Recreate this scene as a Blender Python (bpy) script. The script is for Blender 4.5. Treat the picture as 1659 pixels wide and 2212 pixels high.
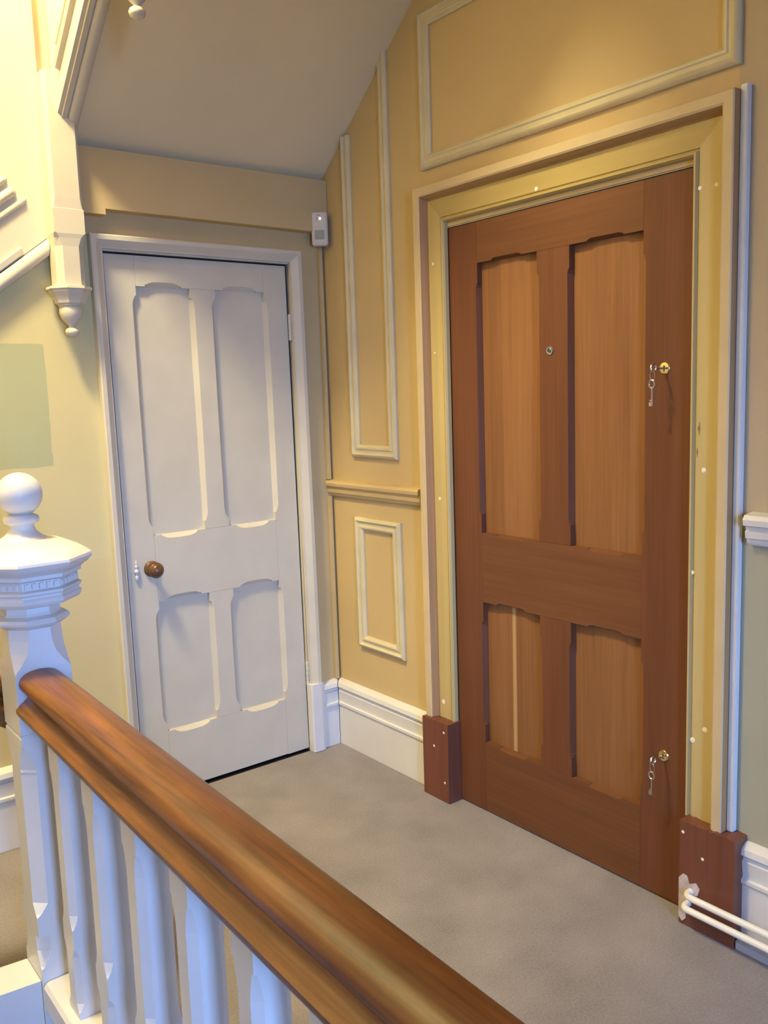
import bpy, bmesh, math, random
from mathutils import Vector, Matrix
random.seed(7)
for o in list(bpy.data.objects): bpy.data.objects.remove(o)
S = bpy.context.scene
COL = S.collection
# ------------------------------------------------------------------ camera
FPX = 1901.9
cam_d = bpy.data.cameras.new('camera'); cam = bpy.data.objects.new('camera', cam_d); COL.objects.link(cam)
S.camera = cam
cam_d.sensor_fit = 'VERTICAL'; cam_d.sensor_height = 36.0; cam_d.lens = FPX / 2212 * 36.0
cam_d.clip_start = 0.02; cam_d.clip_end = 60
yaw, pitch, roll = math.radians(37.73046), math.radians(-7.60224), math.radians(-1.8998)
cf = Vector((math.sin(yaw)*math.cos(pitch), math.cos(yaw)*math.cos(pitch), math.sin(pitch)))
cr = Vector((math.cos(yaw), -math.sin(yaw), 0)); cu = cr.cross(cf)
r2 = cr*math.cos(roll) + cu*math.sin(roll); u2 = -cr*math.sin(roll) + cu*math.cos(roll)
cam.matrix_world = Matrix(((r2.x, u2.x, -cf.x, -2.06965), (r2.y, u2.y, -cf.y, -3.02646),
                           (r2.z, u2.z, -cf.z, 1.48257), (0, 0, 0, 1)))
# ------------------------------------------------------------------ world, lights, exposure
S.view_settings.view_transform = 'Standard'; S.view_settings.look = 'None'
S.view_settings.gamma = 1.0; S.view_settings.exposure = 0.03
try: S.view_settings.use_curve_mapping = False
except Exception: pass
W = bpy.data.worlds.new('world'); S.world = W; W.use_nodes = True
bg = W.node_tree.nodes['Background']; bg.inputs[0].default_value = (0.45, 0.6, 1.0, 1); bg.inputs[1].default_value = 0.6
def light(name, kind, loc, power, color, target=None, **kw):
    d = bpy.data.lights.new(name, kind); d.energy = power; d.color = color
    for k, v in kw.items(): setattr(d, k, v)
    o = bpy.data.objects.new(name, d); COL.objects.link(o); o.location = loc
    if target is not None:
        o.rotation_euler = (Vector(target) - Vector(loc)).to_track_quat('-Z', 'Y').to_euler()
    return o
# the warm lamp of the flight above and the daylight of the stair window behind the camera, plus an added blue fill at the landing end
light('stair_lamp', 'POINT', (-2.05, -0.95, 4.1), 500, (1.0, 0.85, 0.49), shadow_soft_size=0.2)
light('landing_fill', 'AREA', (-0.80, -5.45, 0.5), 13, (0.24, 0.44, 1.0), target=(-0.9, -2.0, -0.1),
      shape='RECTANGLE', size=1.1, size_y=0.9, spread=math.radians(75))
light('window_daylight', 'AREA', (-2.28, -5.45, 1.5), 38, (0.23, 0.43, 1.0), target=(-0.8, -1.2, 0.0),
      shape='RECTANGLE', size=0.5, size_y=1.5, spread=math.radians(75))

# ------------------------------------------------------------------ materials
MATS = {}
def new_mat(name):
    m = bpy.data.materials.new(name); m.use_nodes = True
    nt = m.node_tree; b = nt.nodes['Principled BSDF']
    MATS[name] = m
    return m, nt, b
def N(nt, t, **kw):
    n = nt.nodes.new(t)
    for k, v in kw.items(): setattr(n, k, v)
    return n
def paint(name, col, rough=0.5, var=0.04, scale=9.0, bump=0.05, bscale=160, spec=0.4):
    m, nt, b = new_mat(name); L = nt.links
    tc = N(nt, 'ShaderNodeTexCoord')
    n1 = N(nt, 'ShaderNodeTexNoise'); n1.inputs['Scale'].default_value = scale; n1.inputs['Detail'].default_value = 4
    rmp = N(nt, 'ShaderNodeValToRGB')
    c0 = [max(0, c*(1-var*2)) for c in col]; c1 = [min(1, c*(1+var*2)) for c in col]
    rmp.color_ramp.elements[0].position = 0.3; rmp.color_ramp.elements[1].position = 0.7
    rmp.color_ramp.elements[0].color = (*c0, 1); rmp.color_ramp.elements[1].color = (*c1, 1)
    L.new(tc.outputs['Object'], n1.inputs['Vector']); L.new(n1.outputs['Fac'], rmp.inputs[0])
    L.new(rmp.outputs[0], b.inputs['Base Color'])
    b.inputs['Roughness'].default_value = rough; b.inputs['Specular IOR Level'].default_value = spec
    if bump:
        n2 = N(nt, 'ShaderNodeTexNoise'); n2.inputs['Scale'].default_value = bscale; n2.inputs['Detail'].default_value = 3
        bp = N(nt, 'ShaderNodeBump'); bp.inputs['Strength'].default_value = bump; bp.inputs['Distance'].default_value = 0.002
        L.new(tc.outputs['Object'], n2.inputs['Vector']); L.new(n2.outputs['Fac'], bp.inputs['Height'])
        L.new(bp.outputs[0], b.inputs['Normal'])
    return m
def wood(name, dark, light_, axis='z', rough=0.45, fine=90, coarse=14, board=0.0, streak=None, spec=0.4, contrast=(0.3, 0.72), blotch=0.0):
    """grain stretched along one axis; optional glued boards and one pale streak (its centre and half width)"""
    m, nt, b = new_mat(name); L = nt.links
    tc = N(nt, 'ShaderNodeTexCoord')
    def stretched(sc, along):
        mp = N(nt, 'ShaderNodeMapping')
        v = [sc, sc, sc]; v['xyz'.index(axis)] = along
        mp.inputs['Scale'].default_value = v
        L.new(tc.outputs['Object'], mp.inputs[0]); return mp
    mp1 = stretched(fine, fine*0.03); n1 = N(nt, 'ShaderNodeTexNoise'); n1.inputs['Scale'].default_value = 1; n1.inputs['Detail'].default_value = 5
    mp2 = stretched(coarse, coarse*0.06); n2 = N(nt, 'ShaderNodeTexNoise'); n2.inputs['Scale'].default_value = 1; n2.inputs['Detail'].default_value = 3
    n2.inputs['Distortion'].default_value = 0.4
    L.new(mp1.outputs[0], n1.inputs['Vector']); L.new(mp2.outputs[0], n2.inputs['Vector'])
    mx = N(nt, 'ShaderNodeMath', operation='MULTIPLY_ADD'); mx.inputs[1].default_value = 0.45
    sc2 = N(nt, 'ShaderNodeMath', operation='MULTIPLY'); sc2.inputs[1].default_value = 0.55
    L.new(n2.outputs['Fac'], sc2.inputs[0]); L.new(n1.outputs['Fac'], mx.inputs[0]); L.new(sc2.outputs[0], mx.inputs[2])
    fac = mx.outputs[0]
    if board:
        sep = N(nt, 'ShaderNodeSeparateXYZ'); L.new(tc.outputs['Object'], sep.inputs[0])
        dv = N(nt, 'ShaderNodeMath', operation='DIVIDE'); dv.inputs[1].default_value = board
        fl = N(nt, 'ShaderNodeMath', operation='FLOOR'); wn = N(nt, 'ShaderNodeTexWhiteNoise', noise_dimensions='1D')
        L.new(sep.outputs[1], dv.inputs[0]); L.new(dv.outputs[0], fl.inputs[0]); L.new(fl.outputs[0], wn.inputs['W'])
        ma = N(nt, 'ShaderNodeMath', operation='MULTIPLY_ADD'); ma.inputs[1].default_value = 0.22
        L.new(wn.outputs['Value'], ma.inputs[0]); L.new(fac, ma.inputs[2])
        sb = N(nt, 'ShaderNodeMath', operation='SUBTRACT'); sb.inputs[1].default_value = 0.11
        L.new(ma.outputs[0], sb.inputs[0]); fac = sb.outputs[0]
    if blotch:
        n3 = N(nt, 'ShaderNodeTexNoise'); n3.inputs['Scale'].default_value = 1; n3.inputs['Detail'].default_value = 4
        mp3 = stretched(16, 5); L.new(mp3.outputs[0], n3.inputs['Vector'])
        ma = N(nt, 'ShaderNodeMath', operation='MULTIPLY_ADD'); ma.inputs[1].default_value = blotch
        L.new(n3.outputs['Fac'], ma.inputs[0]); L.new(fac, ma.inputs[2])
        sb = N(nt, 'ShaderNodeMath', operation='SUBTRACT'); sb.inputs[1].default_value = blotch*0.5
        L.new(ma.outputs[0], sb.inputs[0]); fac = sb.outputs[0]
    rmp = N(nt, 'ShaderNodeValToRGB'); e = rmp.color_ramp.elements
    e[0].position, e[1].position = contrast; e[0].color = (*dark, 1); e[1].color = (*light_, 1)
    L.new(fac, rmp.inputs[0]); out = rmp.outputs[0]
    if streak:
        c, w = streak
        sep = N(nt, 'ShaderNodeSeparateXYZ'); L.new(tc.outputs['Object'], sep.inputs[0])
        nz = N(nt, 'ShaderNodeMath', operation='MULTIPLY_ADD'); nz.inputs[1].default_value = 0.012
        L.new(n2.outputs['Fac'], nz.inputs[0]); L.new(sep.outputs[1], nz.inputs[2])
        d = N(nt, 'ShaderNodeMath', operation='SUBTRACT'); d.inputs[1].default_value = c + 0.006
        ab = N(nt, 'ShaderNodeMath', operation='ABSOLUTE')
        mr = N(nt, 'ShaderNodeMapRange'); mr.inputs['From Min'].default_value = w; mr.inputs['From Max'].default_value = w*0.4
        mr.inputs['To Min'].default_value = 0; mr.inputs['To Max'].default_value = 0.55
        L.new(nz.outputs[0], d.inputs[0]); L.new(d.outputs[0], ab.inputs[0]); L.new(ab.outputs[0], mr.inputs['Value'])
        mix = N(nt, 'ShaderNodeMix', data_type='RGBA'); L.new(mr.outputs[0], mix.inputs['Factor'])
        L.new(out, mix.inputs[6]); mix.inputs[7].default_value = (0.62, 0.42, 0.20, 1); out = mix.outputs[2]
    L.new(out, b.inputs['Base Color'])
    bp = N(nt, 'ShaderNodeBump'); bp.inputs['Strength'].default_value = 0.12; bp.inputs['Distance'].default_value = 0.001
    L.new(n1.outputs['Fac'], bp.inputs['Height']); L.new(bp.outputs[0], b.inputs['Normal'])
    b.inputs['Roughness'].default_value = rough; b.inputs['Specular IOR Level'].default_value = spec
    return m
def metal(name, col, rough=0.25):
    m, nt, b = new_mat(name); b.inputs['Metallic'].default_value = 1.0
    n1 = N(nt, 'ShaderNodeTexNoise'); n1.inputs['Scale'].default_value = 60
    mr = N(nt, 'ShaderNodeMapRange'); mr.inputs['To Min'].default_value = rough*0.8; mr.inputs['To Max'].default_value = rough*1.3
    nt.links.new(n1.outputs['Fac'], mr.inputs['Value']); nt.links.new(mr.outputs[0], b.inputs['Roughness'])
    b.inputs['Base Color'].default_value = (*col, 1); return m
WHITE = paint('white_gloss_paint', (0.72, 0.70, 0.65), 0.38, 0.02, 7, 0.04, 40)
DOORWHITE = paint('off_white_door_paint', (0.62, 0.57, 0.44), 0.42, 0.02, 7, 0.05, 60)
CREAM = paint('cream_paint', (0.62, 0.57, 0.44), 0.5, 0.02, 6, 0.05, 60)
MOULD = paint('cream_moulding_paint', (0.64, 0.56, 0.34), 0.45, 0.03, 8, 0.04, 60)
TAN = paint('tan_wall_paint', (0.60, 0.45, 0.215), 0.7, 0.03, 2.5, 0.12, 220, 0.2)
CEIL = paint('ceiling_paint', (0.80, 0.68, 0.42), 0.8, 0.02, 2, 0.25, 180, 0.2)
GREY = paint('grey_underlay_strip', (0.30, 0.30, 0.31), 0.8)
PUTTY = paint('white_filler', (0.86, 0.80, 0.66), 0.7, 0.02, 30)
PLASTER = paint('plaster_patch', (0.55, 0.46, 0.40), 0.85, 0.12, 40, 0.4, 60)
STRIP1 = wood('stripped_pine', (0.46, 0.36, 0.14), (0.58, 0.46, 0.21), 'z', 0.5, 40, 5, contrast=(0.3, 0.7))
STRIP1H = wood('stripped_pine_head', (0.42, 0.31, 0.10), (0.50, 0.38, 0.14), 'y', 0.5, 40, 5, contrast=(0.3, 0.7))
BAREW = wood('bare_reddish_pine', (0.33, 0.17, 0.06), (0.50, 0.29, 0.12), 'z', 0.55, 60, 12)
BAREWH = wood('bare_reddish_pine_head', (0.36, 0.22, 0.08), (0.50, 0.31, 0.12), 'y', 0.55, 60, 12)
TANC = paint('pale_tan_casing_paint', (0.60, 0.47, 0.26), 0.5, 0.03, 8, 0.04, 60)
STILE = wood('mahogany_stile', (0.108, 0.040, 0.017), (0.185, 0.070, 0.030), 'z', 0.48, 120, 16, contrast=(0.2, 0.8), spec=0.25)
RAILW = wood('mahogany_rail', (0.108, 0.042, 0.017), (0.190, 0.078, 0.031), 'y', 0.48, 110, 18, contrast=(0.2, 0.8), spec=0.25)
PANELW = wood('mahogany_panel', (0.180, 0.076, 0.028), (0.30, 0.138, 0.052), 'z', 0.48, 130, 18, contrast=(0.2, 0.8), spec=0.25, board=0.062)
PANELS = wood('mahogany_panel_streaked', (0.180, 0.076, 0.028), (0.30, 0.138, 0.052), 'z', 0.48, 130, 18, contrast=(0.2, 0.8), spec=0.25, board=0.062, streak=(0.0, 0.011))
PLINTHW = wood('red_brown_block', (0.13, 0.042, 0.022), (0.21, 0.075, 0.04), 'z', 0.4, 80, 10)
HANDW = wood('varnished_handrail_wood', (0.035, 0.012, 0.004), (0.31, 0.122, 0.030), 'y', 0.33, 150, 30, contrast=(0.24, 0.74), blotch=0.35, spec=0.5)
KNOBW = wood('turned_oak_knob', (0.07, 0.032, 0.014), (0.20, 0.10, 0.045), 'z', 0.28, 90, 20)
BRASS = metal('polished_brass', (0.95, 0.78, 0.36), 0.16)
DULLBRASS = metal('dull_brass', (0.40, 0.27, 0.12), 0.4)
STEEL = metal('key_steel', (0.62, 0.55, 0.52), 0.28)
DARK = paint('painted_gap_shade', (0.012, 0.010, 0.009), 0.9, 0, 5, 0)
GLASS = new_mat('lens_glass'); GLASS[2].inputs['Base Color'].default_value = (0.05, 0.06, 0.06, 1); GLASS[2].inputs['Roughness'].default_value = 0.08; GLASS = GLASS[0]
PLASTIC = paint('ivory_plastic', (0.66, 0.60, 0.50), 0.45, 0.02, 20, 0)
LENSP = paint('grey_green_sensor_lens', (0.36, 0.37, 0.29), 0.35, 0.03, 90, 0.2, 300)
INK = paint('dark_print', (0.10, 0.08, 0.06), 0.6, 0, 5, 0)
LED = new_mat('lit_amber_led'); LED[2].inputs['Emission Color'].default_value = (1.0, 0.78, 0.28, 1); LED[2].inputs['Emission Strength'].default_value = 4.0; LED = LED[0]
PIPEW = paint('white_pipe_paint', (0.84, 0.82, 0.74), 0.3, 0.02, 12, 0.03, 60)
def carpet():
    m, nt, b = new_mat('beige_carpet'); L = nt.links
    tc = N(nt, 'ShaderNodeTexCoord')
    n1 = N(nt, 'ShaderNodeTexNoise'); n1.inputs['Scale'].default_value = 5; n1.inputs['Detail'].default_value = 6
    n2 = N(nt, 'ShaderNodeTexNoise'); n2.inputs['Scale'].default_value = 150; n2.inputs['Detail'].default_value = 6; n2.inputs['Roughness'].default_value = 0.75
    mx = N(nt, 'ShaderNodeMix', data_type='FLOAT'); mx.inputs[0].default_value = 0.62
    L.new(tc.outputs['Object'], n1.inputs['Vector']); L.new(tc.outputs['Object'], n2.inputs['Vector'])
    L.new(n1.outputs['Fac'], mx.inputs[2]); L.new(n2.outputs['Fac'], mx.inputs[3])
    r = N(nt, 'ShaderNodeValToRGB'); e = r.color_ramp.elements
    e[0].position, e[1].position = 0.36, 0.64; e[0].color = (0.20, 0.183, 0.185, 1); e[1].color = (0.34, 0.31, 0.312, 1)
    L.new(mx.outputs[0], r.inputs[0]); L.new(r.outputs[0], b.inputs['Base Color'])
    bp = N(nt, 'ShaderNodeBump'); bp.inputs['Strength'].default_value = 0.6; bp.inputs['Distance'].default_value = 0.004
    L.new(n2.outputs['Fac'], bp.inputs['Height']); L.new(bp.outputs[0], b.inputs['Normal'])
    b.inputs['Roughness'].default_value = 0.95; b.inputs['Specular IOR Level'].default_value = 0.1
    b.inputs['Sheen Weight'].default_value = 0.15
    return m
CARPET = carpet()
def zoned(name, base, zones, rough=0.7):
    """wall paint whose colour changes over real painted areas: zones = [(colour, [(axis, lo, hi), ...]), ...] in object space"""
    m, nt, b = new_mat(name); L = nt.links
    tc = N(nt, 'ShaderNodeTexCoord'); sep = N(nt, 'ShaderNodeSeparateXYZ')
    wob = N(nt, 'ShaderNodeTexNoise'); wob.inputs['Scale'].default_value = 20
    L.new(tc.outputs['Object'], wob.inputs['Vector']); L.new(tc.outputs['Object'], sep.inputs[0])
    n1 = N(nt, 'ShaderNodeTexNoise'); n1.inputs['Scale'].default_value = 2.5; L.new(tc.outputs['Object'], n1.inputs['Vector'])
    out = None
    rgb = N(nt, 'ShaderNodeRGB'); rgb.outputs[0].default_value = (*base, 1); out = rgb.outputs[0]
    for col, lim in zones:
        prod = None
        for ax, lo, hi in lim:
            a = N(nt, 'ShaderNodeMath', operation='MULTIPLY_ADD'); a.inputs[1].default_value = 0.01
            L.new(wob.outputs['Fac'], a.inputs[0]); L.new(sep.outputs['xyz'.index(ax)], a.inputs[2])
            for v, op in ((lo, 'GREATER_THAN'), (hi, 'LESS_THAN')):
                t = N(nt, 'ShaderNodeMath', operation=op); t.inputs[1].default_value = v; L.new(a.outputs[0], t.inputs[0])
                if prod is None: prod = t.outputs[0]
                else:
                    q = N(nt, 'ShaderNodeMath', operation='MULTIPLY'); L.new(prod, q.inputs[0]); L.new(t.outputs[0], q.inputs[1]); prod = q.outputs[0]
        mix = N(nt, 'ShaderNodeMix', data_type='RGBA'); L.new(prod, mix.inputs['Factor']); L.new(out, mix.inputs[6]); mix.inputs[7].default_value = (*col, 1)
        out = mix.outputs[2]
    hs = N(nt, 'ShaderNodeMapRange'); hs.inputs['To Min'].default_value = 0.92; hs.inputs['To Max'].default_value = 1.08
    L.new(n1.outputs['Fac'], hs.inputs['Value'])
    vm = N(nt, 'ShaderNodeVectorMath', operation='SCALE'); L.new(out, vm.inputs[0]); L.new(hs.outputs[0], vm.inputs['Scale'])
    L.new(vm.outputs[0], b.inputs['Base Color']); b.inputs['Roughness'].default_value = rough; b.inputs['Specular IOR Level'].default_value = 0.2
    n2 = N(nt, 'ShaderNodeTexNoise'); n2.inputs['Scale'].default_value = 200; L.new(tc.outputs['Object'], n2.inputs['Vector'])
    bp = N(nt, 'ShaderNodeBump'); bp.inputs['Strength'].default_value = 0.12; bp.inputs['Distance'].default_value = 0.002
    L.new(n2.outputs['Fac'], bp.inputs['Height']); L.new(bp.outputs[0], b.inputs['Normal'])
    return m
WALLR = zoned('right_wall_paint', (0.60, 0.45, 0.215), [((0.40, 0.385, 0.27), [('y', -9, -1.80), ('z', -1, 1.12)]),
                                                         ((0.50, 0.40, 0.25), [('y', -9, -1.80), ('z', 1.12, 9)])])
WALLG = zoned('green_spandrel_paint', (0.66, 0.58, 0.29), [((0.47, 0.48, 0.26), [('x', -1.40, -1.125), ('z', 1.285, 1.69)]),
                                                              ((0.66, 0.55, 0.27), [('x', -9, 9), ('z', -1, 0.95)])])
# ------------------------------------------------------------------ mesh building
class MB:
    def __init__(s): s.v = []; s.f = []; s.m = []
    def add(s, vs, fs, mi=0):
        o = len(s.v); s.v += [tuple(v) for v in vs]
        for i, f in enumerate(fs):
            s.f.append([o + k for k in f]); s.m.append(mi if isinstance(mi, int) else mi[i])
        return s
    def box(s, x0, x1, y0, y1, z0, z1, mi=0):
        vs = [(x, y, z) for z in (z0, z1) for y in (y0, y1) for x in (x0, x1)]
        return s.add(vs, [(0, 2, 3, 1), (4, 5, 7, 6), (0, 1, 5, 4), (2, 6, 7, 3), (0, 4, 6, 2), (1, 3, 7, 5)], mi)
    def loft(s, loops, mi=0, caps=True, strip_mats=None):
        n = len(loops[0]); vs = [p for l in loops for p in l]; fs = []; ms = []
        for j in range(len(loops)-1):
            for i in range(n):
                k = (i+1) % n
                fs.append((j*n+i, j*n+k, (j+1)*n+k, (j+1)*n+i)); ms.append(strip_mats[i] if strip_mats else mi)
        if caps:
            fs.append(tuple(range(n))[::-1]); fs.append(tuple((len(loops)-1)*n + i for i in range(n)))
            ms += [strip_mats[0] if strip_mats else mi]*2
        return s.add(vs, fs, ms)
    def lathe(s, prof, origin, axis=(0, 0, 1), seg=28, mi=0):
        ax = Vector(axis).normalized(); q = ax.to_track_quat('Z', 'Y'); O = Vector(origin)
        loops = [[O + q @ Vector((r*math.cos(2*math.pi*i/seg), r*math.sin(2*math.pi*i/seg), h)) for i in range(seg)] for r, h in prof]
        return s.loft(loops, mi)
    def tube(s, pts, r, seg=14, mi=0):
        P = [Vector(p) for p in pts]; loops = []; up = None
        for i, p in enumerate(P):
            t = (P[min(i+1, len(P)-1)] - P[max(i-1, 0)]).normalized()
            if up is None: up = t.orthogonal().normalized()
            else: up = (up - t*up.dot(t)).normalized()
            w = t.cross(up); loops.append([p + r*(math.cos(2*math.pi*k/seg)*up + math.sin(2*math.pi*k/seg)*w) for k in range(seg)])
        return s.loft(loops, mi)
    def build(s, name, mats, parent=None, origin=None, smooth=False, bevel=0.0, angle=35):
        if not isinstance(mats, (list, tuple)): mats = [mats]
        O = Vector(parent_origin(parent)) if parent is not None else Vector(origin if origin is not None else (0, 0, 0))
        me = bpy.data.meshes.new(name)
        me.from_pydata([tuple(Vector(v) - O) for v in s.v], [], s.f)
        for mt in mats: me.materials.append(mt)
        for p, k in zip(me.polygons, s.m): p.material_index = k
        bm = bmesh.new(); bm.from_mesh(me); bmesh.ops.recalc_face_normals(bm, faces=bm.faces)
        if bevel:
            es = [e for e in bm.edges if len(e.link_faces) == 2 and e.calc_face_angle(0) > math.radians(50)]
            bmesh.ops.bevel(bm, geom=es, offset=bevel, segments=2, affect='EDGES', clamp_overlap=True)
        if smooth or bevel:
            for f in bm.faces: f.smooth = True
            for e in bm.edges:
                if len(e.link_faces) == 2: e.smooth = e.calc_face_angle(0) < math.radians(angle)
        bm.to_mesh(me); bm.free()
        o = bpy.data.objects.new(name, me); COL.objects.link(o)
        if parent is not None: o.parent = parent
        else: o.location = O
        return o
def parent_origin(p):
    l = Vector(p.location)
    while p.parent is not None: p = p.parent; l = l + p.location
    return l
def tag(o, label=None, cat=None, group=None, kind=None):
    if label: o['label'] = label
    if cat: o['category'] = cat
    if group: o['group'] = group
    if kind: o['kind'] = kind
    return o
def empty(name, loc): 
    o = bpy.data.objects.new(name, None); COL.objects.link(o); o.location = loc; o.empty_display_size = 0.1; return o
def struct(o, label=None, cat=None): return tag(o, label, cat, None, 'structure')
LEAN = 0.0055
def MR(u, v, o): return (-o, u, v)                    # right wall: u = y
def MBK(u, v, o): return (u - LEAN*v + 0.004, -o, v)            # back wall: u = x, the old frame leans a little
def strips(path, prof, M, closed=False, side=1):
    """mitred moulding strips; prof = closed polygon [(offset towards side, out)]"""
    n = len(path); P = [Vector(p) for p in path]; mit = []
    for i in range(n):
        d1 = (P[i] - P[i-1]).normalized() if (closed or i > 0) else None
        d2 = (P[(i+1) % n] - P[i]).normalized() if (closed or i < n-1) else None
        if d1 is None: d1 = d2
        if d2 is None: d2 = d1
        n1 = Vector((-d1.y, d1.x))*side; n2 = Vector((-d2.y, d2.x))*side
        m = (n1 + n2); m = m / m.length; m = m / max(0.3, m.dot(n1)); mit.append(m)
    out = []
    for i in range(n if closed else n-1):
        k = (i+1) % n
        l = []
        for q in (i, k): l.append([M(P[q].x + a*mit[q].x, P[q].y + a*mit[q].y, b) for a, b in prof])
        out.append(l)
    return out
# ------------------------------------------------------------------ structure: floor, walls, soffit
FX = -1.445
fl = MB(); fl.box(FX, 0.05, -5.6, 0.0, -0.04, 0.0); fl.box(-1.62, FX, -0.80, 0.0, -0.04, 0.0)
struct(fl.build('floor', CARPET), 'beige carpeted landing floor')
w = MB()
T = 0.14
w.box(0, T, -0.735, T, -0.04, 5.0); w.box(0, T, -1.712, -0.735, 2.035, 5.0); w.box(0, T, -5.7, -1.712, -1.8, 5.0)
struct(w.build('wall_right', WALLR), 'tan painted wall holding the brown door')
w = MB()
w.box(-0.158, 0, 0, T, -0.04, 5.0); w.box(-0.935, -0.158, 0, T, 2.015, 5.0); w.box(-0.944, -0.935, 0, T, -0.04, 2.06); w.box(-0.98, -0.935, 0, T, 2.06, 5.0)
w.box(-0.935, -0.158, 0.10, T, -0.04, 2.015, 1); w.box(-0.935, -0.158, 0.012, 0.10, -0.04, -0.002, 1)  # dark backing and sill, shade behind the door put into the colour
struct(w.build('wall_back', [TAN, DARK]), 'tan painted end wall holding the white door')
def strA(x): return 2.040 + 0.755*(x + 1.077)
w = MB()
w.loft([[(-3.7, y, -1.8), (-0.944, y, -1.8), (-0.944, y, 2.06), (-0.98, y, 2.06), (-0.98, y, strA(-0.98)), (-3.7, y, strA(-3.7))] for y in (0, T)])
struct(w.build('wall_spandrel', WALLG), 'pale green wall under the stair string')
w = MB()
w.add([(-3.7, 0, strA(-3.7)), (-0.98, 0, strA(-0.98)), (-0.98, 0, 5), (-3.7, 0, 5),
       (-3.7, T, strA(-3.7)), (-0.98, T, strA(-0.98)), (-0.98, T, 5), (-3.7, T, 5)],
      [(0, 1, 2, 3), (7, 6, 5, 4), (0, 4, 5, 1), (1, 5, 6, 2), (2, 6, 7, 3), (3, 7, 4, 0)])
struct(w.build('wall_stair', CREAM), 'cream wall above the stair string')
struct(MB().box(-3.84, -3.7, -5.7, T, -1.8, 5).build('wall_left', CREAM), 'cream far wall of the stairwell')
w = MB(); w.box(-3.84, -3.05, -5.84, -5.7, -1.8, 5); w.box(-1.85, T, -5.84, -5.7, -1.8, 5)
w.box(-3.05, -1.85, -5.84, -5.7, -1.8, 0.6); w.box(-3.05, -1.85, -5.84, -5.7, 2.4, 5)
struct(w.build('wall_front', CREAM), 'cream wall behind the camera')
wf = empty('window_1', (-2.45, -5.77, 0.6)); struct(wf, 'white framed stair window behind the camera')
fr = MB()
fr.box(-3.05, -2.99, -5.80, -5.73, 0.6, 2.4); fr.box(-1.91, -1.85, -5.80, -5.73, 0.6, 2.4)
fr.box(-2.99, -1.91, -5.80, -5.73, 0.6, 0.66); fr.box(-2.99, -1.91, -5.80, -5.73, 2.34, 2.4); fr.box(-2.99, -1.91, -5.79, -5.74, 1.48, 1.52)
fr.build('window_frame', WHITE, wf)
struct(MB().box(-3.84, T, -5.84, T, 5.0, 5.1).build('ceiling', CEIL), 'high ceiling of the stairwell')
struct(MB().box(-3.7, FX, -5.7, -0.9, -1.84, -1.8).build('floor_lower', CARPET), 'carpeted floor below the landing')
# landing edge below the balustrade
ap = MB(); ap.box(-1.512, FX, -5.6, -0.92, -0.40, 0.0)
struct(ap.build('trim_1', WHITE), 'white fascia of the landing edge')
# sloping soffit of the flight above
SL = 0.795; ZS = 2.322
def soff(y): return ZS - SL*y
sx0, sx1, sy1 = -1.0, -0.0005, -1.22
w = MB(); w.add([(sx0, 0, soff(0)), (sx1, 0, soff(0)), (sx1, sy1, soff(sy1)), (sx0, sy1, soff(sy1)),
                 (sx0, 0, soff(0)+.26), (sx1, 0, soff(0)+.26), (sx1, sy1, soff(sy1)+.26), (sx0, sy1, soff(sy1)+.26)],
                [(0, 1, 2, 3), (7, 6, 5, 4), (0, 4, 5, 1), (1, 5, 6, 2), (2, 6, 7, 3), (3, 7, 4, 0)])
struct(w.build('ceiling_sloped', CEIL), 'sloping plaster underside of the upper stair flight')
struct(MB().box(-3.7, -0.0005, -5.7, -1.2, 3.16, 3.45).build('ceiling_lamp_block', CEIL), 'unseen flat ceiling slab added to block the stair lamp')  # unseen slab over landing and stairwell, added to block the stair lamp
# boxed section above the white door
bx = MB(); bx.loft([[(-0.905, 0, 2.131), (-0.002, 0, 2.126), (-0.002, -0.05, 2.126), (-0.905, -0.05, 2.131)],
                    [(-0.905, 0, 2.318), (-0.002, 0, 2.318), (-0.002, -0.05, 2.325), (-0.905, -0.05, 2.325)]])
bx.box(-0.995, -0.905, -0.05, 0, 2.112, 2.325)
struct(bx.build('trim_2', TAN), 'tan boxed section over the white door')

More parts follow.
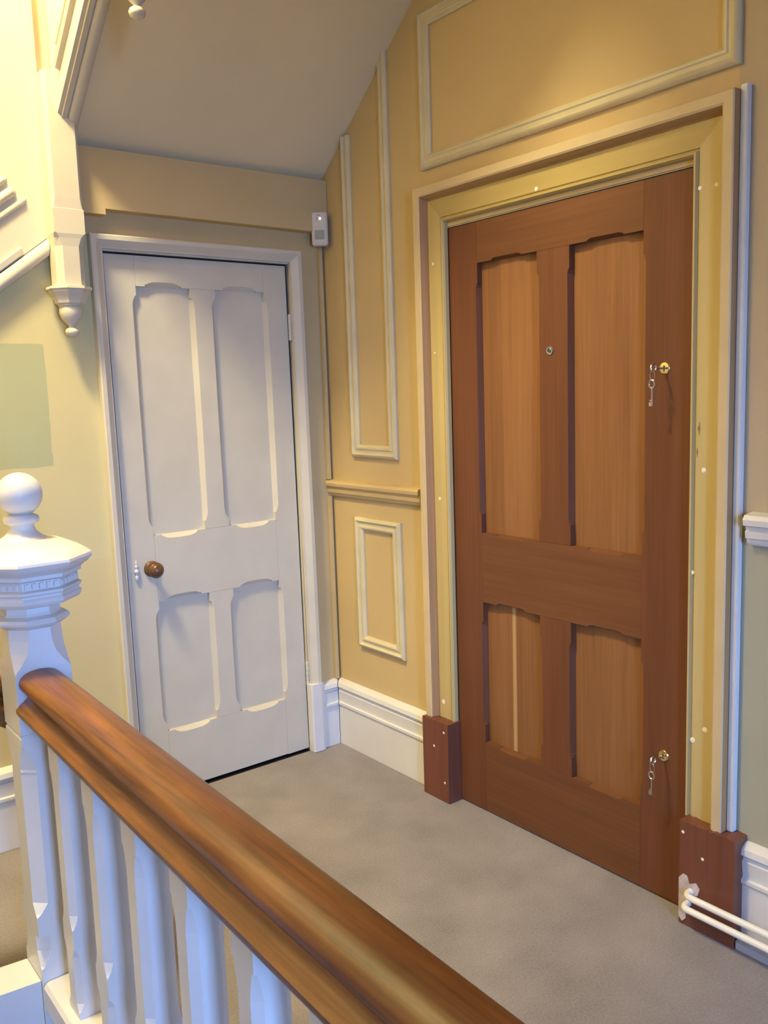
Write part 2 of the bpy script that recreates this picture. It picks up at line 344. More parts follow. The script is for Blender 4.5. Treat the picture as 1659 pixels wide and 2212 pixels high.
# ------------------------------------------------------------------ brown door, casing and blocks
def framed_leaf(door, M, u0, u1, v0, v1, openings, rails, front, thick, recess, c, m_st, m_ra, m_pa, stile_u, muntin_u, sgn=1):
    pass
def member(mb, u0, u1, v0, v1, sides, M, f, d, th, c, corner=0.045, bow=True):
    """stop-chamfered board: sides = {'L':[(a,b)..],'R':..,'B':..,'T':..}; chamfers run from the face f back to the panel depth d"""
    pts = []
    def run(p0, p1, nrm, spans, rev):
        pts.append((p0, nrm, 0))
        ln = math.dist(p0, p1); dirv = ((p1[0]-p0[0])/ln, (p1[1]-p0[1])/ln)
        ax = 0 if abs(dirv[0]) > 0.5 else 1
        sp = sorted([tuple(sorted((abs(a - p0[ax]), abs(b - p0[ax])))) for a, b in spans])
        for a, b in sp:
            a += corner; b -= corner
            if bow: offs = [(a, 0), (a+.002, .34), (a+.007, .42), (a+.018, .74), (a+.032, .92), ((a+b)/2, 1.0), (b-.032, .92), (b-.018, .74), (b-.007, .42), (b-.002, .34), (b, 0)]
            else: offs = [(a, 0), (a+.002, .55), (a+.008, .7), (a+.014, 1.0), (b-.014, 1.0), (b-.008, .7), (b-.002, .55), (b, 0)]
            for t, k in offs: pts.append(((p0[0]+dirv[0]*t, p0[1]+dirv[1]*t), nrm, k*c))
    run((u0, v0), (u1, v0), (0, 1), sides.get('B', []), 0)
    run((u1, v0), (u1, v1), (-1, 0), sides.get('R', []), 0)
    run((u1, v1), (u0, v1), (0, -1), sides.get('T', []), 0)
    run((u0, v1), (u0, v0), (1, 0), sides.get('L', []), 0)
    fl_ = [M(p[0]+n[0]*o, p[1]+n[1]*o, f) for p, n, o in pts]
    ml = [M(p[0], p[1], f-d) for p, n, o in pts]; bl = [M(p[0], p[1], f-th) for p, n, o in pts]
    mb.loft([fl_, ml, bl])
# brown door (u = y, so its left edge in the photo is the larger u)
DF = -0.005
ya, yb = -1.700, -0.7455
m1, m2 = -1.2727, -1.1456      # middle stile
L1, R1 = -0.8855, -1.531
top0, top1, mid0, mid1, bot1 = 1.899, 2.029, 0.763, 1.004, 0.258
d1 = empty('door_1', (0.02, (ya+yb)/2, 0.0)); struct(d1, 'new unpainted brown panelled hardwood door')
def part(name, mats, parent, fn, **kw):
    mb = MB(); fn(mb); return mb.build(name, mats, parent, **kw)
G = 0.0006
vs_ = [(bot1, mid0), (mid1, top0)]
for nm, a, b, sd in (('stile', L1, yb, 'L'), ('stile', ya, R1, 'R')):
    part(nm, STILE, d1, lambda mb: member(mb, a, b-0, 0.006, top1, {sd: vs_}, MR, DF, .02, .044, .0075, 0.065, False))
for a, b, z0, z1, top, bot in ((R1+G, L1-G, 0.006, bot1, 1, 0), (R1+G, L1-G, mid0, mid1, 1, 1), (R1+G, L1-G, top0, top1, 0, 1)):
    hs = [(R1, m1), (m2, L1)]; sd = {}
    if top: sd['T'] = hs
    if bot: sd['B'] = hs
    part('rail', RAILW, d1, lambda mb: member(mb, a, b, z0, z1, sd, MR, DF, .02, .044, .0075, 0.065, False))
for z0, z1 in vs_:
    part('muntin', STILE, d1, lambda mb: member(mb, m1, m2, z0+G, z1-G, {'L': [(z0, z1)], 'R': [(z0, z1)]}, MR, DF, .02, .044, .0075, 0.065, False))
for (a, b) in ((R1, m1), (m2, L1)):
    for z0, z1 in vs_:
        st = (a == m2 and z0 == bot1)
        p = MB().box(.027, .040, a-.008, b+.008, z0-.008, z1+.008)
        o = p.build('panel', PANELS if st else PANELW, d1)
        if st:   # move the texture origin to the pale streak
            o.location = (0, -1.010-d1.location.y, 0)
            for v in o.data.vertices: v.co.y -= (-1.010-d1.location.y)
for zc in (1.805, 1.598, 0.935, 0.245):
    h = MB(); h.box(-0.004, 0.012, yb-.001, yb+.006, zc-.055, zc+.055)
    for k in range(5): h.lathe([(.0045, 0), (.0045, .021)], (-0.005, yb+.002, zc-.055+k*.0222), seg=10)
    h.build('hinge', DULLBRASS, d1, smooth=True)
ph = MB(); ph.lathe([(.0135, 0), (.0135, .003), (.0115, .005), (.008, .005), (.0075, .003)], (0.006, -1.196, 1.598), (-1, 0, 0), 24)
pho = ph.build('peephole', metal('chrome', (0.8, 0.8, 0.78), .15), d1, smooth=True)
MB().lathe([(.0072, 0), (.005, .002), (.0001, .003)], (0.003, -1.196, 1.598), (-1, 0, 0), 20).build('lens', GLASS, pho, smooth=True)
def lock(y, z, lab, klab):
    e = MB(); e.lathe([(.0165, 0), (.0165, .002), (.0145, .0045), (.010, .005), (.0001, .005)], (0.006, y, z), (-1, 0, 0), 28)
    eo = e.build('keyhole_plate', BRASS, d1, smooth=True)
    kh = MB(); kh.lathe([(.003, 0), (.003, .0005)], (0.0008, y, z+.004), (-1, 0, 0), 12); kh.box(.0003, .0008, y-.0015, y+.0015, z-.009, z+.004)
    kh.build('keyhole', INK, eo)
    # key in the lock with its ring and a second key hanging from it
    k = empty('key_pair', (-0.0, y, z-.09)); tag(k, klab, 'keys', 'keys hanging from the locks of the brown door')
    a = MB(); a.tube([(0.004, y, z), (-.036, y, z)], .0028, 10)
    a.lathe([(.0045, 0), (.0045, .003)], (-.012, y, z), (-1, 0, 0), 12)
    ring = [( -.046+.011*math.cos(t), y, z+.011*math.sin(t)) for t in [i*2*math.pi/20 for i in range(21)]]
    a.tube(ring, .0028, 8); a.build('lock_key', STEEL, k, smooth=True)
    r = [(-.050+.010*math.cos(t)*.4, y+.010*math.cos(t), z-.020+.0135*math.sin(t)) for t in [i*2*math.pi/20 for i in range(21)]]
    MB().tube(r, .0012, 8).build('split_ring', STEEL, k, smooth=True)
    b = MB()
    r = [(-.052, y+.0085*math.cos(t), z-.042+.0105*math.sin(t)) for t in [i*2*math.pi/20 for i in range(21)]]
    b.tube(r, .0028, 8); b.tube([(-.052, y, z-.052), (-.052, y, z-.100)], .0024, 10)
    b.box(-.0532, -.0508, y, y+.009, z-.100, z-.090); b.box(-.0532, -.0508, y, y+.006, z-.088, z-.083)
    b.build('hanging_key', STEEL, k, smooth=True)
lock(-1.601, 1.528, 'upper', 'key pair hanging from the upper brass lock of the brown door')
lock(-1.609, 0.437, 'lower', 'key pair hanging from the lower brass lock of the brown door')
# lining of the opening and the casing
c1 = empty('trim_3', (0, -1.22, 0)); struct(c1, 'stripped and part painted wooden casing around the brown door')
jb = MB(); jb.box(.003, .10, yb+.0045, yb+.011, 0, 2.034); jb.box(.003, .10, -1.711, ya-.003, 0, 2.034)
jb.box(.004, .10, ya, yb, 2.032, 2.0345)
jb.box(.052, .10, -1.70, -1.685, 0, 2.03); jb.box(.052, .10, -.765, yb, 0, 2.03)
jb.build('door_lining', MOULD, c1)
cprof = [(0.0, .0005), (0.0, .043), (.003, .046), (.027, .046), (.032, .042), (.041, .014), (.044, .011), (.047, .016),
         (.108, .015), (.110, .011), (.113, .011), (.117, .021), (.122, .021), (.1265, .014), (.128, .0005)]
cm = [3, 2, 2, 2, 3, 3, 3, 4, 4, 4, 4, 4, 4, 4, 0]
outer = [(-0.625, 0.30), (-0.625, 2.176), (-1.819, 2.176), (-1.819, 0.30)]
segs = strips(outer, cprof, MR, False, side=1)
for i, sg in enumerate(segs):
    mb = MB(); mb.loft(sg, strip_mats=cm)
    mb.build('casing_head' if i == 1 else 'casing_upright', [WHITE, WHITE, TANC, BAREWH if i == 1 else BAREW, STRIP1H if i == 1 else STRIP1], c1)
MB().box(-.020, 0, -1.838, -1.8195, .302, 2.186).build('edge_strip', WHITE, c1, bevel=.002)
def spot(y, z, x, r, parent):
    MB().lathe([(r, 0), (r*.9, .0012), (r*.4, .0018)], (x, y, z), (-1, 0, 0), 14).build('filler_spot', PUTTY, parent, smooth=True)
for y, z, r in ((-.692, 1.92, .005), (-.697, 1.11, .006), (-.690, .36, .009), (-1.735, 1.26, .007), (-1.705, .985, .006), (-1.713, .52, .008), (-1.750, .56, .008), (-1.165, 2.075, .007), (-1.712, 1.97, .006), (-1.758, 1.97, .006), (-.690, 1.62, .004)):
    spot(y, z, -.0150, r, c1)
SCUFF = paint('scuff', (.24, .19, .07), .8, .2, 60)
# wear on the right upright: dark scuffs
for y, z, r in ((-1.72, 1.367, .010), (-1.715, 1.305, .007)):
    ol = [(y-.35*r, z), (y-.2*r, z-.8*r), (y, z-1.9*r), (y+.25*r, z-.7*r), (y+.5*r, z+.1*r), (y+.2*r, z+.9*r), (y-.05*r, z+2.0*r), (y-.25*r, z+.7*r)]
    MB().loft([[MR(u, v, .0156) for u, v in ol], [MR(u, v, .0145) for u, v in ol]]).build('dark_scuff', SCUFF, c1)
def block(u0, u1, z1, lab, spots, jag):
    b = MB(); n = 14
    top = [(u0 + (u1-u0)*i/n, z1 + jag*random.uniform(-1, 1)) for i in range(n+1)]
    out = [(u0, 0.002)] + [(u1, 0.002)] + top[::-1]
    b.loft([[MR(u, v, .058) for u, v in out], [MR(u, v, .0) for u, v in out]])
    o = b.build('plinth_block', PLINTHW, None, origin=(0, (u0+u1)/2, 0)); struct(o, lab)
    for y, z in spots:
        s_ = MB().lathe([(.0055, 0), (.003, .0015)], (-.0575, y, z), (-1, 0, 0), 12).build('filler_spot', PUTTY, o, smooth=True)
    return o
pb1 = block(-0.757, -0.618, 0.300, 'dark red-brown plinth block left of the brown door', [(-.735, .265), (-.680, .200), (-.735, .075)], .002)
pb2 = block(-1.868, -1.705, 0.302, 'wider dark red-brown plinth block right of the brown door', [(-1.715, .27), (-1.775, .215)], .002)
pb1.name, pb2.name = 'trim_4', 'trim_5'
MB().box(0.0, .004, -.7565, -.7455, 0, .30).build('block_return', PLINTHW, pb1)
# plaster left around the pipes
pl = MB()
ol = [(-1.7052, .135), (-1.717, .15), (-1.730, .148), (-1.737, .128), (-1.757, .138), (-1.768, .125), (-1.763, .104), (-1.752, .100), (-1.738, .075), (-1.728, .055), (-1.727, .022), (-1.716, .010), (-1.7052, .022)]
pl.loft([[MR(u, v, .0605) for u, v in ol], [MR(u, v, .0575) for u, v in ol]])
pl.build('plaster_patch', PLASTER, pb2)

# ------------------------------------------------------------------ white door
WD = -0.012
d2 = empty('door_2', (-0.53, 0.02, 0.0)); struct(d2, 'white painted four panel door')
wa, wb = -0.8945, -0.1655
wL, wM1, wM2, wR = -0.786, -0.579, -0.477, -0.268
tops_, tb = 1.890, 0.998; lo1, lo0 = 0.751, 0.248
wv = [(lo0, lo1), (tb, tops_)]
part('stile', DOORWHITE, d2, lambda mb: member(mb, wa, wL, .014, 1.995, {'R': wv}, MBK, WD, .018, .036, .017, .032), smooth=True, angle=20)
part('stile', DOORWHITE, d2, lambda mb: member(mb, wR, wb, .010, 1.995, {'L': wv}, MBK, WD, .018, .036, .017, .032), smooth=True, angle=20)
for z0, z1, t, b in ((.012, lo0, 1, 0), (lo1, tb, 1, 1), (tops_, 1.995, 0, 1)):
    sd = {}; hs = [(wL, wM1), (wM2, wR)]
    if t: sd['T'] = hs
    if b: sd['B'] = hs
    part('rail', DOORWHITE, d2, lambda mb: member(mb, wL+G, wR-G, z0, z1, sd, MBK, WD, .018, .036, .017, .032), smooth=True, angle=20)
for z0, z1 in wv:
    part('muntin', DOORWHITE, d2, lambda mb: member(mb, wM1, wM2, z0+G, z1-G, {'L': [(z0, z1)], 'R': [(z0, z1)]}, MBK, WD, .018, .036, .017, .032), smooth=True, angle=20)
    for a, b in ((wL, wM1), (wM2, wR)):
        mb = MB(); mb.loft([[MBK(a-.01, z0-.01, WD-.0175), MBK(b+.01, z0-.01, WD-.0175), MBK(b+.01, z1+.01, WD-.0175), MBK(a-.01, z1+.01, WD-.0175)],
                            [MBK(a-.01, z0-.01, WD-.028), MBK(b+.01, z0-.01, WD-.028), MBK(b+.01, z1+.01, WD-.028), MBK(a-.01, z1+.01, WD-.028)]])
        mb.build('panel', DOORWHITE, d2)
kx, kz = -0.800, 0.877
kn = MB(); kn.lathe([(.0295, 0), (.0295, .005), (.027, .010), (.020, .013), (.012, .017), (.010, .026), (.013, .031), (.022, .034), (.0272, .038), (.0285, .043), (.028, .047), (.0262, .048), (.0245, .055), (.018, .063), (.009, .0675), (.0001, .069)], (kx-LEAN*kz, .012, kz), (0, -1, 0), 40)
kn.build('door_knob', KNOBW, d2, smooth=True, angle=50)
ex, ez = -0.860, .876
es = MB(); es.lathe([(.0001, -.040), (.003, -.036), (.0065, -.026), (.0065, -.018), (.0035, -.013), (.0085, -.004), (.0095, 0), (.0085, .004), (.004, .009), (.0065, .014), (.0065, .020), (.0035, .024), (.005, .030), (.003, .038), (.0001, .043)], (ex-LEAN*ez, .006, ez), (0, 0, 1), 16)
es.build('keyhole_cover', WHITE, d2, smooth=True)
for hz in (1.757, .335):
    h = MB(); hx = wb+.002-LEAN*hz+.006
    for k in range(5): h.lathe([(.0062, 0), (.0068, .003), (.0068, .017), (.0062, .020)], (hx, .002, hz-.05+k*.0205), seg=12)
    h.box(hx, hx+.016, .000, .012, hz-.05, hz+.052)
    h.build('hinge', DOORWHITE, d2, smooth=True)
c2 = empty('trim_6', (-0.54, 0, 0)); struct(c2, 'narrow white casing around the white door')
wprof = [(0, .0005), (0, .030), (.004, .034), (.018, .034), (.023, .030), (.040, .016), (.0445, .015), (.0445, .0005)]
for i, sg in enumerate(strips([(-0.952, 0.002), (-0.952, 2.052), (-0.112, 2.052), (-0.112, 0.292)], wprof, MBK, False, side=-1)):
    mb = MB(); mb.loft(sg); mb.build('casing_head' if i == 1 else 'casing_upright', DOORWHITE, c2)
jb = MB(); jb.box(-.9125, -.907, .0, .10, 0, 2.0); jb.box(-.157, -.1585, 0, .10, 0, 2.0)
jb.box(-.94, -.16, .0, .10, 2.002, 2.014); jb.build('door_lining', DOORWHITE, c2)
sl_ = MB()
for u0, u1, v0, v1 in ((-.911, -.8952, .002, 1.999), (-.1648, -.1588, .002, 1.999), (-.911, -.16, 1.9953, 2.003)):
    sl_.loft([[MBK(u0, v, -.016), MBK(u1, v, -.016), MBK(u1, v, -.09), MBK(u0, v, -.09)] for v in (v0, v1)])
sl_.build('gap_shade_strip', DARK, c2)  # dark strips painted in as the shade of the gap round the leaf
# small plinth and skirting return
pbk = MB(); pbk.loft([[MBK(u, v, o) for u, o in ((-.168, .0), (-.168, .030), (-.163, .036), (-.122, .038), (-.108, .033), (-.108, .0))] for v in (0.002, .294)])
struct(pbk.build('trim_7', WHITE, origin=(-.14, 0, 0)), 'small white plinth at the foot of the white casing')
def base_prof(): return [(0, .0005), (0, .020), (.170, .020), (.176, .026), (.186, .026), (.190, .020), (.196, .019), (.236, .024), (.240, .018), (.246, .018), (.256, .030), (.272, .026), (.284, .010), (.286, .0005)]
def skirting(name, lab, M, u0, u1, mitre0=0, mitre1=0):
    mb = MB(); P = base_prof()
    mb.loft([[M(u0 + mitre0*o, v+.001, o) for v, o in P], [M(u1 + mitre1*o, v+.001, o) for v, o in P]])
    return struct(mb.build(name, WHITE, smooth=True, angle=25), lab)
skirting('baseboard_right', 'tall white moulded skirting between the corner and the brown door', MR, -0.619, -0.0005, 0, -1)
skirting('baseboard_back', 'short white skirting return beside the white door', MBK, -0.1075, -0.0065, 0, -1)
skirting('baseboard_front', 'tall white moulded skirting right of the brown door', MR, -5.6, -1.8685)
skirting('baseboard_left', 'white skirting under the green wall', MBK, -1.62, -0.953)
# grey underlay / cable strip on the floor below the right skirting
MBx = MB().box(-.055, -.002, -5.5, -1.870, 0.0, .028)
# ------------------------------------------------------------------ wall mouldings
mprof = [(0, .0005), (0, .010), (.004, .016), (.012, .020), (.017, .016), (.020, .012), (.030, .013), (.034, .017), (.040, .017), (.045, .011), (.050, .008), (.050, .0005)]
def frame(name, lab, path, closed, side, M=MR, mat=MOULD, prof=mprof):
    e = empty(name, tuple(Vector(M(*path[0], 0)))); struct(e, lab)
    for sg in strips(path, prof, M, closed, side):
        MB().loft(sg).build('moulding_strip', mat, e, smooth=True, angle=30)
    return e
frame('trim_8', 'tall narrow panel moulding cut off by the sloping soffit', [(-0.170, 2.458), (-0.170, 1.240), (-0.457, 1.237), (-0.457, 2.686)], False, -1)
frame('trim_9', 'small rectangular panel moulding below the dado rail', [(-0.172, 0.998), (-0.461, 0.998), (-0.466, 0.462), (-0.172, 0.462)], True, 1)
frame('trim_10', 'wide rectangular panel moulding above the brown door', [(-0.636, 2.745), (-1.812, 2.745), (-1.812, 2.238), (-0.636, 2.238)], True, 1)
rprof = [(0, .0005), (0, .012), (.004, .016), (.010, .018), (.014, .018), (.016, .024), (.030, .026), (.032, .022), (.040, .024), (.043, .034), (.055, .036), (.064, .030), (.068, .0005)]
def rail_strip(name, lab, u0, u1, z, mat):
    mb = MB(); mb.loft([[MR(u, z + v, o) for v, o in rprof] for u in (u0, u1)]); return struct(mb.build(name, mat, smooth=True, angle=30), lab)
rail_strip('trim_11', 'tan dado rail between the corner and the brown door', -0.598, -0.0025, 1.073, TAN)
mb = MB(); mb.loft([[MR(u, 1.078 + v*1.22, o*1.25) for v, o in rprof] for u in (-5.6, -1.862)])
struct(mb.build('trim_12', WHITE, smooth=True, angle=30), 'white dado rail right of the brown door')
# cable trunking down the corner
tk = MB(); tk.box(-.026, -.012, -.020, -.0005, 1.141, 2.075); tk.box(-.026, -.012, -.020, -.0005, .288, 1.072)
tag(tk.build('cable_trunking', TAN, bevel=.002), 'thin tan painted cable trunking running down the corner under the sensor', 'cable trunking')
# motion sensor
ms = empty('motion_sensor', (-.036, -.046, 2.072)); tag(ms, 'ivory plastic motion sensor with a lit amber light high in the corner', 'sensor')
ang = math.radians(-40); 
def MS(a, o, z): # a sideways, o outward from the corner
    ca, sa = math.cos(ang), math.sin(ang)
    return (-.036 + a*ca + o*sa, -.046 + a*sa - o*ca, 2.072 + z)
def sbox(a0, a1, o0, o1, z0, z1, name, mat, bev=0):
    mb = MB(); mb.loft([[MS(a0, o0, z), MS(a1, o0, z), MS(a1, o1, z), MS(a0, o1, z)] for z in (z0, z1)]); return mb.build(name, mat, ms, bevel=bev)
sbox(-.031, .031, -.012, .030, 0, .126, 'sensor_body', PLASTIC, .004)
sbox(-.019, .019, .028, .0312, .022, .058, 'sensor_lens', LENSP, .001)
sbox(-.019, .019, .028, .0318, .010, .020, 'lower_grille', PLASTIC, .001)
sbox(-.010, -.007, .028, .0304, .097, .104, 'printed_mark', INK)
sbox(.000, .007, .028, .0316, .097, .106, 'indicator_light', LED, .001)
def text(body, size, M4, parent, mat):
    cu_ = bpy.data.curves.new('lettering', 'FONT'); cu_.body = body; cu_.size = size; cu_.extrude = 0.0002; cu_.align_x = 'CENTER'
    o = bpy.data.objects.new('lettering', cu_); COL.objects.link(o)
    dg = bpy.context.evaluated_depsgraph_get(); me = bpy.data.meshes.new_from_object(o.evaluated_get(dg)); bpy.data.objects.remove(o)
    me.transform(M4); me.materials.clear(); me.materials.append(mat)
    o = bpy.data.objects.new('lettering', me); COL.objects.link(o); o.parent = parent; return o
xa = Vector(MS(1, 0, 0)) - Vector(MS(0, 0, 0)); oa = Vector(MS(0, 1, 0)) - Vector(MS(0, 0, 0)); P0 = Vector(MS(-.003, .0301, .112)) - ms.location
text('rsc', .011, Matrix(((xa.x, 0, oa.x, P0.x), (xa.y, 0, oa.y, P0.y), (xa.z, 1, oa.z, P0.z), (0, 0, 0, 1))), ms, INK)

# ------------------------------------------------------------------ heating pipes
def pipe(z, lab, y_in, r=.0094):
    pts = [(-.050, y_in, z), (-.070, y_in, z)]
    for i in range(7):
        t = i/6*math.pi/2; pts.append((-.070 - .018*math.sin(t), y_in - .018*(1-math.cos(t)), z))
    pts += [(-.088, y_in-.05, z), (-.088, -3.4, z+.004), (-.088, -5.5, z+.006)]
    o = MB().tube(pts, r, 16).build('heating_pipe', PIPEW, origin=(-.088, y_in, z), smooth=True, angle=80)
    tag(o, lab, 'pipe', 'heating pipes along the right skirting')
pipe(.108, 'upper of the two white heating pipes emerging from the plinth block', -1.742)
pipe(.070, 'lower of the two white heating pipes emerging from the plinth block', -1.734)
o = MBx.build('carpet_gripper', paint('bluish_grey_edge', (.40, .40, .42), .8), bevel=.004); struct(o, 'grey edge strip under the skirting right of the door'); o.name = 'trim_13'

# ------------------------------------------------------------------ stair string against the wall, string and drop newels of the flight above
e = empty('trim_14', (-1.3, 0, 1.85)); struct(e, 'cream moulded stair string rising to the hanging newel')
sl = 0.755; cs = 1/math.hypot(1, sl)
def along(x, n, y): return (x - n*sl*cs, y, strA(x) + n*cs)      # n = height square to the slope
def slope_board(name, x0, x1, prof, mat, par, x1cut=None):
    mb = MB(); loops = []
    for x in (x0, x1): loops.append([along(x + (0 if x == x0 else n*sl*cs), n, -o) for n, o in prof])
    mb.loft(loops); return mb.build(name, mat, par, smooth=True, angle=30)
slope_board('string_board', -3.6, -1.09, [(0, -.0), (0, .030), (.95, .030), (.95, .0005)], CREAM, e)
bead = [(-.012, .002)] + [(-.012 + .022*math.cos(t) - .012, .030 + .020*math.sin(t)) for t in [math.pi*1.0 - i*math.pi/10*1.0 for i in range(11)]] + [(-.002, .002)]
slope_board('string_bead', -3.6, -1.10, bead, CREAM, e)
slope_board('string_fillet', -3.6, -1.185, [(.004, .030), (.004, .040), (.020, .042), (.024, .030)], CREAM, e)
def reed(n0, x1, r=.013):
    pr = [(n0, .028)] + [(n0 + r - r*math.cos(t), .030 + r*1.3*math.sin(t)) for t in [i*math.pi/8 for i in range(9)]] + [(n0+2*r, .028)]
    mb = MB(); mb.loft([[along(-3.6, n, -o) for n, o in pr], [along(x1 - .0*(n-n0), n, -o) for n, o in pr], [along(x1+.012, n0 + r + (n-n0-r)*.3, -.029) for n, o in pr]])
    mb.build('string_reed', CREAM, e, smooth=True, angle=40)
reed(.118, -1.090, .010); reed(.152, -1.100, .016); reed(.196, -1.098, .012)
# flight above: string with mouldings
e2 = empty('trim_15', (-1.03, -.4, 2.6)); struct(e2, 'cream moulded string of the upper flight beside the soffit')
cs2 = 1/math.hypot(1, SL)
def up(y, x, n): return (x, y - n*SL*cs2*-1*-1, soff(y) + n*cs2)
def up(y, x, n): return (x, y + n*SL*cs2, soff(y) + n*cs2)
def up_board(name, prof, mat, y0=-.085, y1=-1.2):
    mb = MB(); mb.loft([[up(y0 - n*SL*cs2, x, n) for x, n in prof], [up(y1, x, n) for x, n in prof]]); return mb.build(name, mat, e2, smooth=True, angle=30)
up_board('string_board', [(-1.062, -.012), (-1.008, -.012), (-1.008, .30), (-1.062, .30)], CREAM)
bd = [(-1.012 + .022*math.cos(t), -.008 + .022*math.sin(t)) for t in [i*2*math.pi/16 for i in range(16)]]
up_board('string_bead', bd, CREAM, -.03)
up_board('string_fillet', [(-1.050, -.022), (-1.034, -.022), (-1.034, -.010), (-1.050, -.010)], CREAM)
up_board('string_moulding', [(-1.060, .045), (-1.076, .050), (-1.080, .062), (-1.076, .074), (-1.060, .080)], CREAM, -.16)
up_board('string_moulding', [(-1.060, .10), (-1.070, .105), (-1.070, .118), (-1.060, .122)], CREAM, -.16)
def octa(cx, cy, z, h, c):
    c = max(c, .0004)
    return [(cx-h+c, cy-h, z), (cx+h-c, cy-h, z), (cx+h, cy-h+c, z), (cx+h, cy+h-c, z), (cx+h-c, cy+h, z), (cx-h+c, cy+h, z), (cx-h, cy+h-c, z), (cx-h, cy-h+c, z)]
def shaft(mb, cx, cy, secs): mb.loft([octa(cx, cy, z, h, c) for z, h, c in secs]); return mb
K8 = .5858
def octprof(mb, cx, cy, prof): mb.loft([octa(cx, cy, z, a, a*K8) for a, z in prof]); return mb
def drop_newel(cx, cy, zb, ztop, lab):
    """zb = height of the finial's lowest point"""
    t = empty('drop_newel', (cx, cy, zb)); tag(t, lab, 'newel', 'turned drops hanging under the upper stair')
    d = zb - 1.706
    s = MB(); h = .050
    shaft(s, cx, cy, [(1.862+d, h-.004, .020), (1.99+d, h-.004, .020), (2.015+d, h-.002, .014), (2.028+d, h, .006), (2.030+d, h, .0), (2.105+d, h, 0), (2.107+d, h-.001, .004), (2.14+d, h, .010), (ztop, h, .010)])
    s.build('shaft', CREAM, t)
    f = MB(); octprof(f, cx, cy, [(.058, 1.866+d), (.066, 1.864+d), (.067, 1.856+d), (.061, 1.852+d), (.060, 1.846+d), (.054, 1.838+d), (.050, 1.832+d), (.046, 1.822+d), (.044, 1.812+d), (.034, 1.806+d)])
    f.build('octagonal_cap', CREAM, t)
    p = MB(); p.lathe([(.034, 1.815+d), (.039, 1.810+d), (.039, 1.804+d), (.034, 1.801+d), (.037, 1.792+d), (.037, 1.780+d), (.030, 1.762+d), (.020, 1.750+d), (.011, 1.742+d), (.0095, 1.738+d), (.012, 1.734+d), (.019, 1.730+d), (.0225, 1.722+d), (.020, 1.713+d), (.012, 1.7075+d), (.0001, 1.706+d)], (cx, cy, 0), (0, 0, 1), 28)
    p.build('turned_finial', CREAM, t, smooth=True, angle=50)
drop_newel(-1.052, -.062, 1.706, 2.52, 'cream hanging newel with octagonal cap left of the white door')
drop_newel(-1.035, -.700, 2.484, 3.25, 'cream turned drop hanging at the top edge below the soffit')

# ------------------------------------------------------------------ newel post
NX, NY = -1.480, -.863
nw = empty('newel_post', (NX, NY, -.4)); tag(nw, 'thick white newel post with ball finial and octagonal cap at the end of the handrail', 'newel post')
h = .065
s = MB(); shaft(s, NX, NY, [(-.40, h, 0), (.12, h, 0), (.125, h, .008), (.16, h, .026), (.20, h, .026), (.205, h, .0), (.255, h, 0), (.262, h, .010), (.285, h, .028), (.60, h, .028), (.612, h, .030), (.618, h, .026), (.624, h, .030), (.66, h, .018), (.688, h, .004), (.690, h, .0), (.705, h, 0), (.712, h-.004, 0), (.716, h, 0),
                            (.860, h, 0), (.868, h, .005), (.885, h-.001, .018), (.905, h-.002, .030), (.935, h-.003, (h-.003)*K8), (.985, .060, .060*K8)])
s.build('shaft', WHITE, nw)
c = MB(); octprof(c, NX, NY, [(.060, .962), (.068, .966), (.080, .976), (.082, .982), (.078, .988), (.066, .994), (.062, 1.000), (.062, 1.013), (.080, 1.018), (.104, 1.024), (.110, 1.032), (.111, 1.040), (.106, 1.045), (.106, 1.049), (.112, 1.054), (.112, 1.060), (.103, 1.064), (.103, 1.082), (.106, 1.085), (.113, 1.088), (.113, 1.096), (.120, 1.103), (.128, 1.108), (.137, 1.118), (.140, 1.124), (.138, 1.130), (.126, 1.141), (.108, 1.153), (.086, 1.163), (.060, 1.170), (.040, 1.172)])
c.build('octagonal_cap', WHITE, nw, smooth=True, angle=28)
dm = []
for k in range(8):
    a = k*math.pi/4 - math.pi/2; nx, ny = math.cos(a), math.sin(a)
    for j in range(5):
        t = (j-2)*.0165
        mb = MB(); C0 = Vector((NX + nx*.1035 - ny*t, NY + ny*.1035 + nx*t, 1.073)); tt = Vector((-ny, nx, 0)); nn = Vector((nx, ny, 0)); zz = Vector((0, 0, 1))
        mb.loft([[C0 + tt*(sx*.0055) + zz*(sz*.0075) - nn*.003 for sx, sz in ((-1, -1), (1, -1), (1, 1), (-1, 1))],
                 [C0 + tt*(sx*.0045) + zz*(sz*.0065) + nn*.0045 for sx, sz in ((-1, -1), (1, -1), (1, 1), (-1, 1))]])
        mb.build('dentil', WHITE, nw)
b = MB(); b.lathe([(.062, 1.162), (.052, 1.1735), (.041, 1.180), (.031, 1.190), (.027, 1.202), (.030, 1.2075), (.038, 1.210), (.0405, 1.2155), (.0405, 1.221), (.037, 1.226), (.031, 1.229)]
                  + [(.052*math.sin(t), 1.277 - .052*math.cos(t)) for t in [math.radians(28 + i*(152-1)/16) for i in range(17)]], (NX-.003, NY, 0), (0, 0, 1), 44)
b.build('ball_finial', WHITE, nw, smooth=True, angle=60)
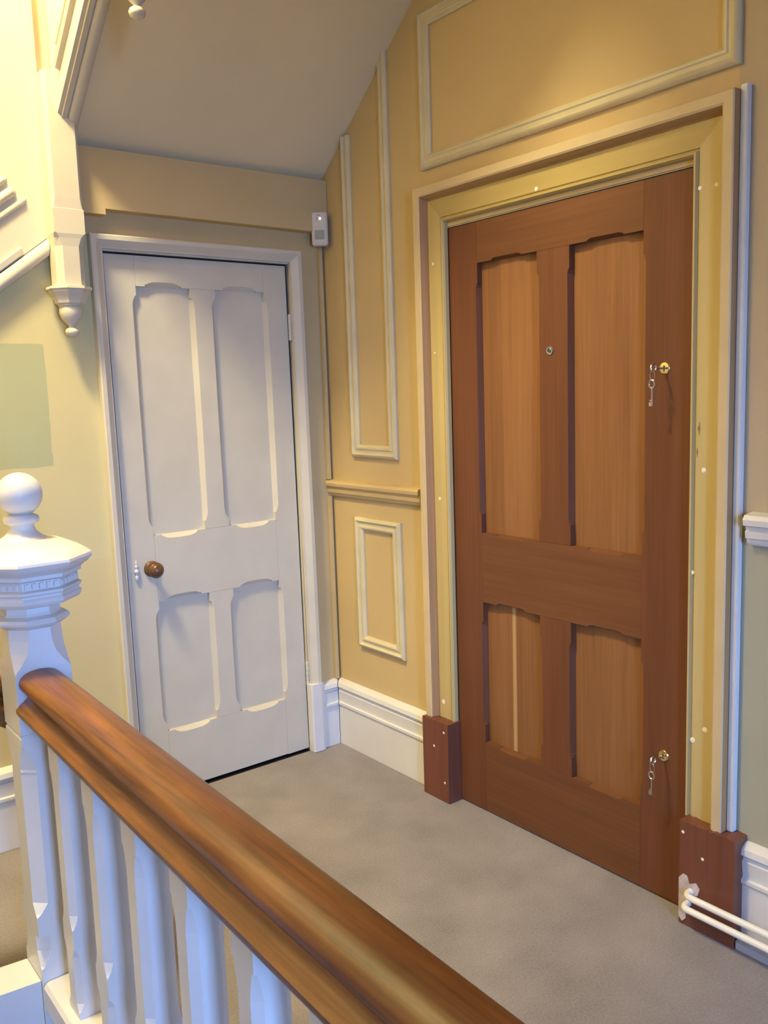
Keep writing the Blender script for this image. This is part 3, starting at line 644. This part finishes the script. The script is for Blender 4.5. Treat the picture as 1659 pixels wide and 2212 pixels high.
# ------------------------------------------------------------------ balustrade
bal = empty('balustrade', (-1.49, -2.6, .087)); tag(bal, 'varnished brown handrail on white chamfered balusters along the landing edge', 'balustrade')
RP = [(-.030, .740), (-.042, .762), (-.062, .778), (-.064, .784), (-.064, .792), (-.058, .796), (-.052, .802), (-.043, .808), (-.035, .815), (-.033, .822), (-.037, .829), (-.046, .835), (-.051, .842), (-.0525, .850), (-.051, .859), (-.046, .867), (-.037, .874), (-.022, .8795), (0, .882)]
RP = [(u*.95, .82 + (v-.82)*.95 - .010) for u, v in RP]
full = RP + [(-u, v) for u, v in RP[-2::-1]]
tz, te = math.radians(1.0), math.radians(.25)
def railpt(cx, t, u, v): return (cx + u - math.sin(tz)*t, -.93 - math.cos(tz)*t, v - math.sin(te)*t)
mb = MB(); mb.loft([[railpt(-1.49, t, u, v) for u, v in full] for t in (0.002, .5, 1, 1.5, 2, 2.5, 3, 3.5, 4.2)])
mb.build('handrail', HANDW, bal, smooth=True, angle=40)
mb = MB(); mb.loft([[(x, y, z) for x, z in ((-1.545, .02), (-1.545, .075), (-1.538, .084), (-1.53, .087), (-1.44, .087), (-1.430, .084), (-1.424, .075), (-1.424, .001), (-1.512, .001))] for y in (-5.6, -.930)])
mb.build('base_rail', WHITE, bal)
def baluster_mesh(top):
    q = MB(); hh = .034
    shaft(q, 0, 0, [(.0, hh, 0), (.016, hh, 0), (.02, hh, .005), (.035, hh, .013), (.150, hh, .013), (.166, hh, .006), (.172, hh, 0), (.218, hh, 0), (.226, hh, .006), (.232, hh, .009), (.250, hh, .015), (.530, hh, .015), (.556, hh, .011), (.572, hh, .007), (.577, hh, .005), (.579, hh, 0), (top, hh, 0)])
    return q
b0 = None
for k in range(18):
    y = -1.119 + .034 - .2155*k
    if y < -4.9: break
    t = (-.93 - y); top = .762*.95 + .82*.05 - .01 - math.sin(te)*t - .087 + .002
    if b0 is None or True:
        o = baluster_mesh(.752 - .010 - math.sin(te)*t - .087).build('baluster', WHITE, None)
        o.parent = bal; o.location = Vector((-1.486 - .004*t, y, .087)) - bal.location
# ------------------------------------------------------------------ first steps and string of the flight rising left of the newel
st = empty('stair_flight', (-2.3, -.5, 0)); struct(st, 'carpeted steps rising to the left behind the newel')
NS = 7; rise, run = .165, .265
for i in range(NS):
    x0 = -1.70 - run*i
    MB().box(x0-run-.02, x0, -.845, -.012, rise*i - (.04 if i == 0 else .06), rise*(i+1)).build('step', CARPET, st, bevel=.012)
sp = [(-1.545, -.40), (-1.545, .084), (-1.60, .092), (-3.6, 1.34), (-3.6, .60), (-2.0, -.40)]
sp = [(-1.546, -.40), (-1.546, .086), (-1.66, .094), (-3.6, 1.34), (-3.6, .60), (-2.2, -.40)]
mb = MB(); mb.loft([[(x, y, z) for x, z in sp] for y in (-.915, -.800)])
mb.build('string_board', WHITE, st)
hr = MB(); tt = math.atan(.64)
loops = []
for L_ in (0, .4, 1.0, 1.8):
    loops.append([(-1.500 - L_ , -.722 + u*.9, v - .075 + L_*.64) for u, v in full])
o = hr.loft(loops).build('handrail', HANDW, origin=(-1.50, -.722, .75), smooth=True, angle=40); tag(o, 'dark brown stair handrail glimpsed at the left edge behind the white newel post', 'handrail')
for k in range(6):
    Lk = .30 + run*k; z0 = rise*(k+1)
    b = baluster_mesh(.672 + .64*Lk - z0).build('baluster', WHITE, None); b.parent = o; b.location = Vector((-1.50-Lk, -.722, z0)) - o.location
print('tris', sum(len(o.data.polygons) for o in bpy.data.objects if o.type == 'MESH'))
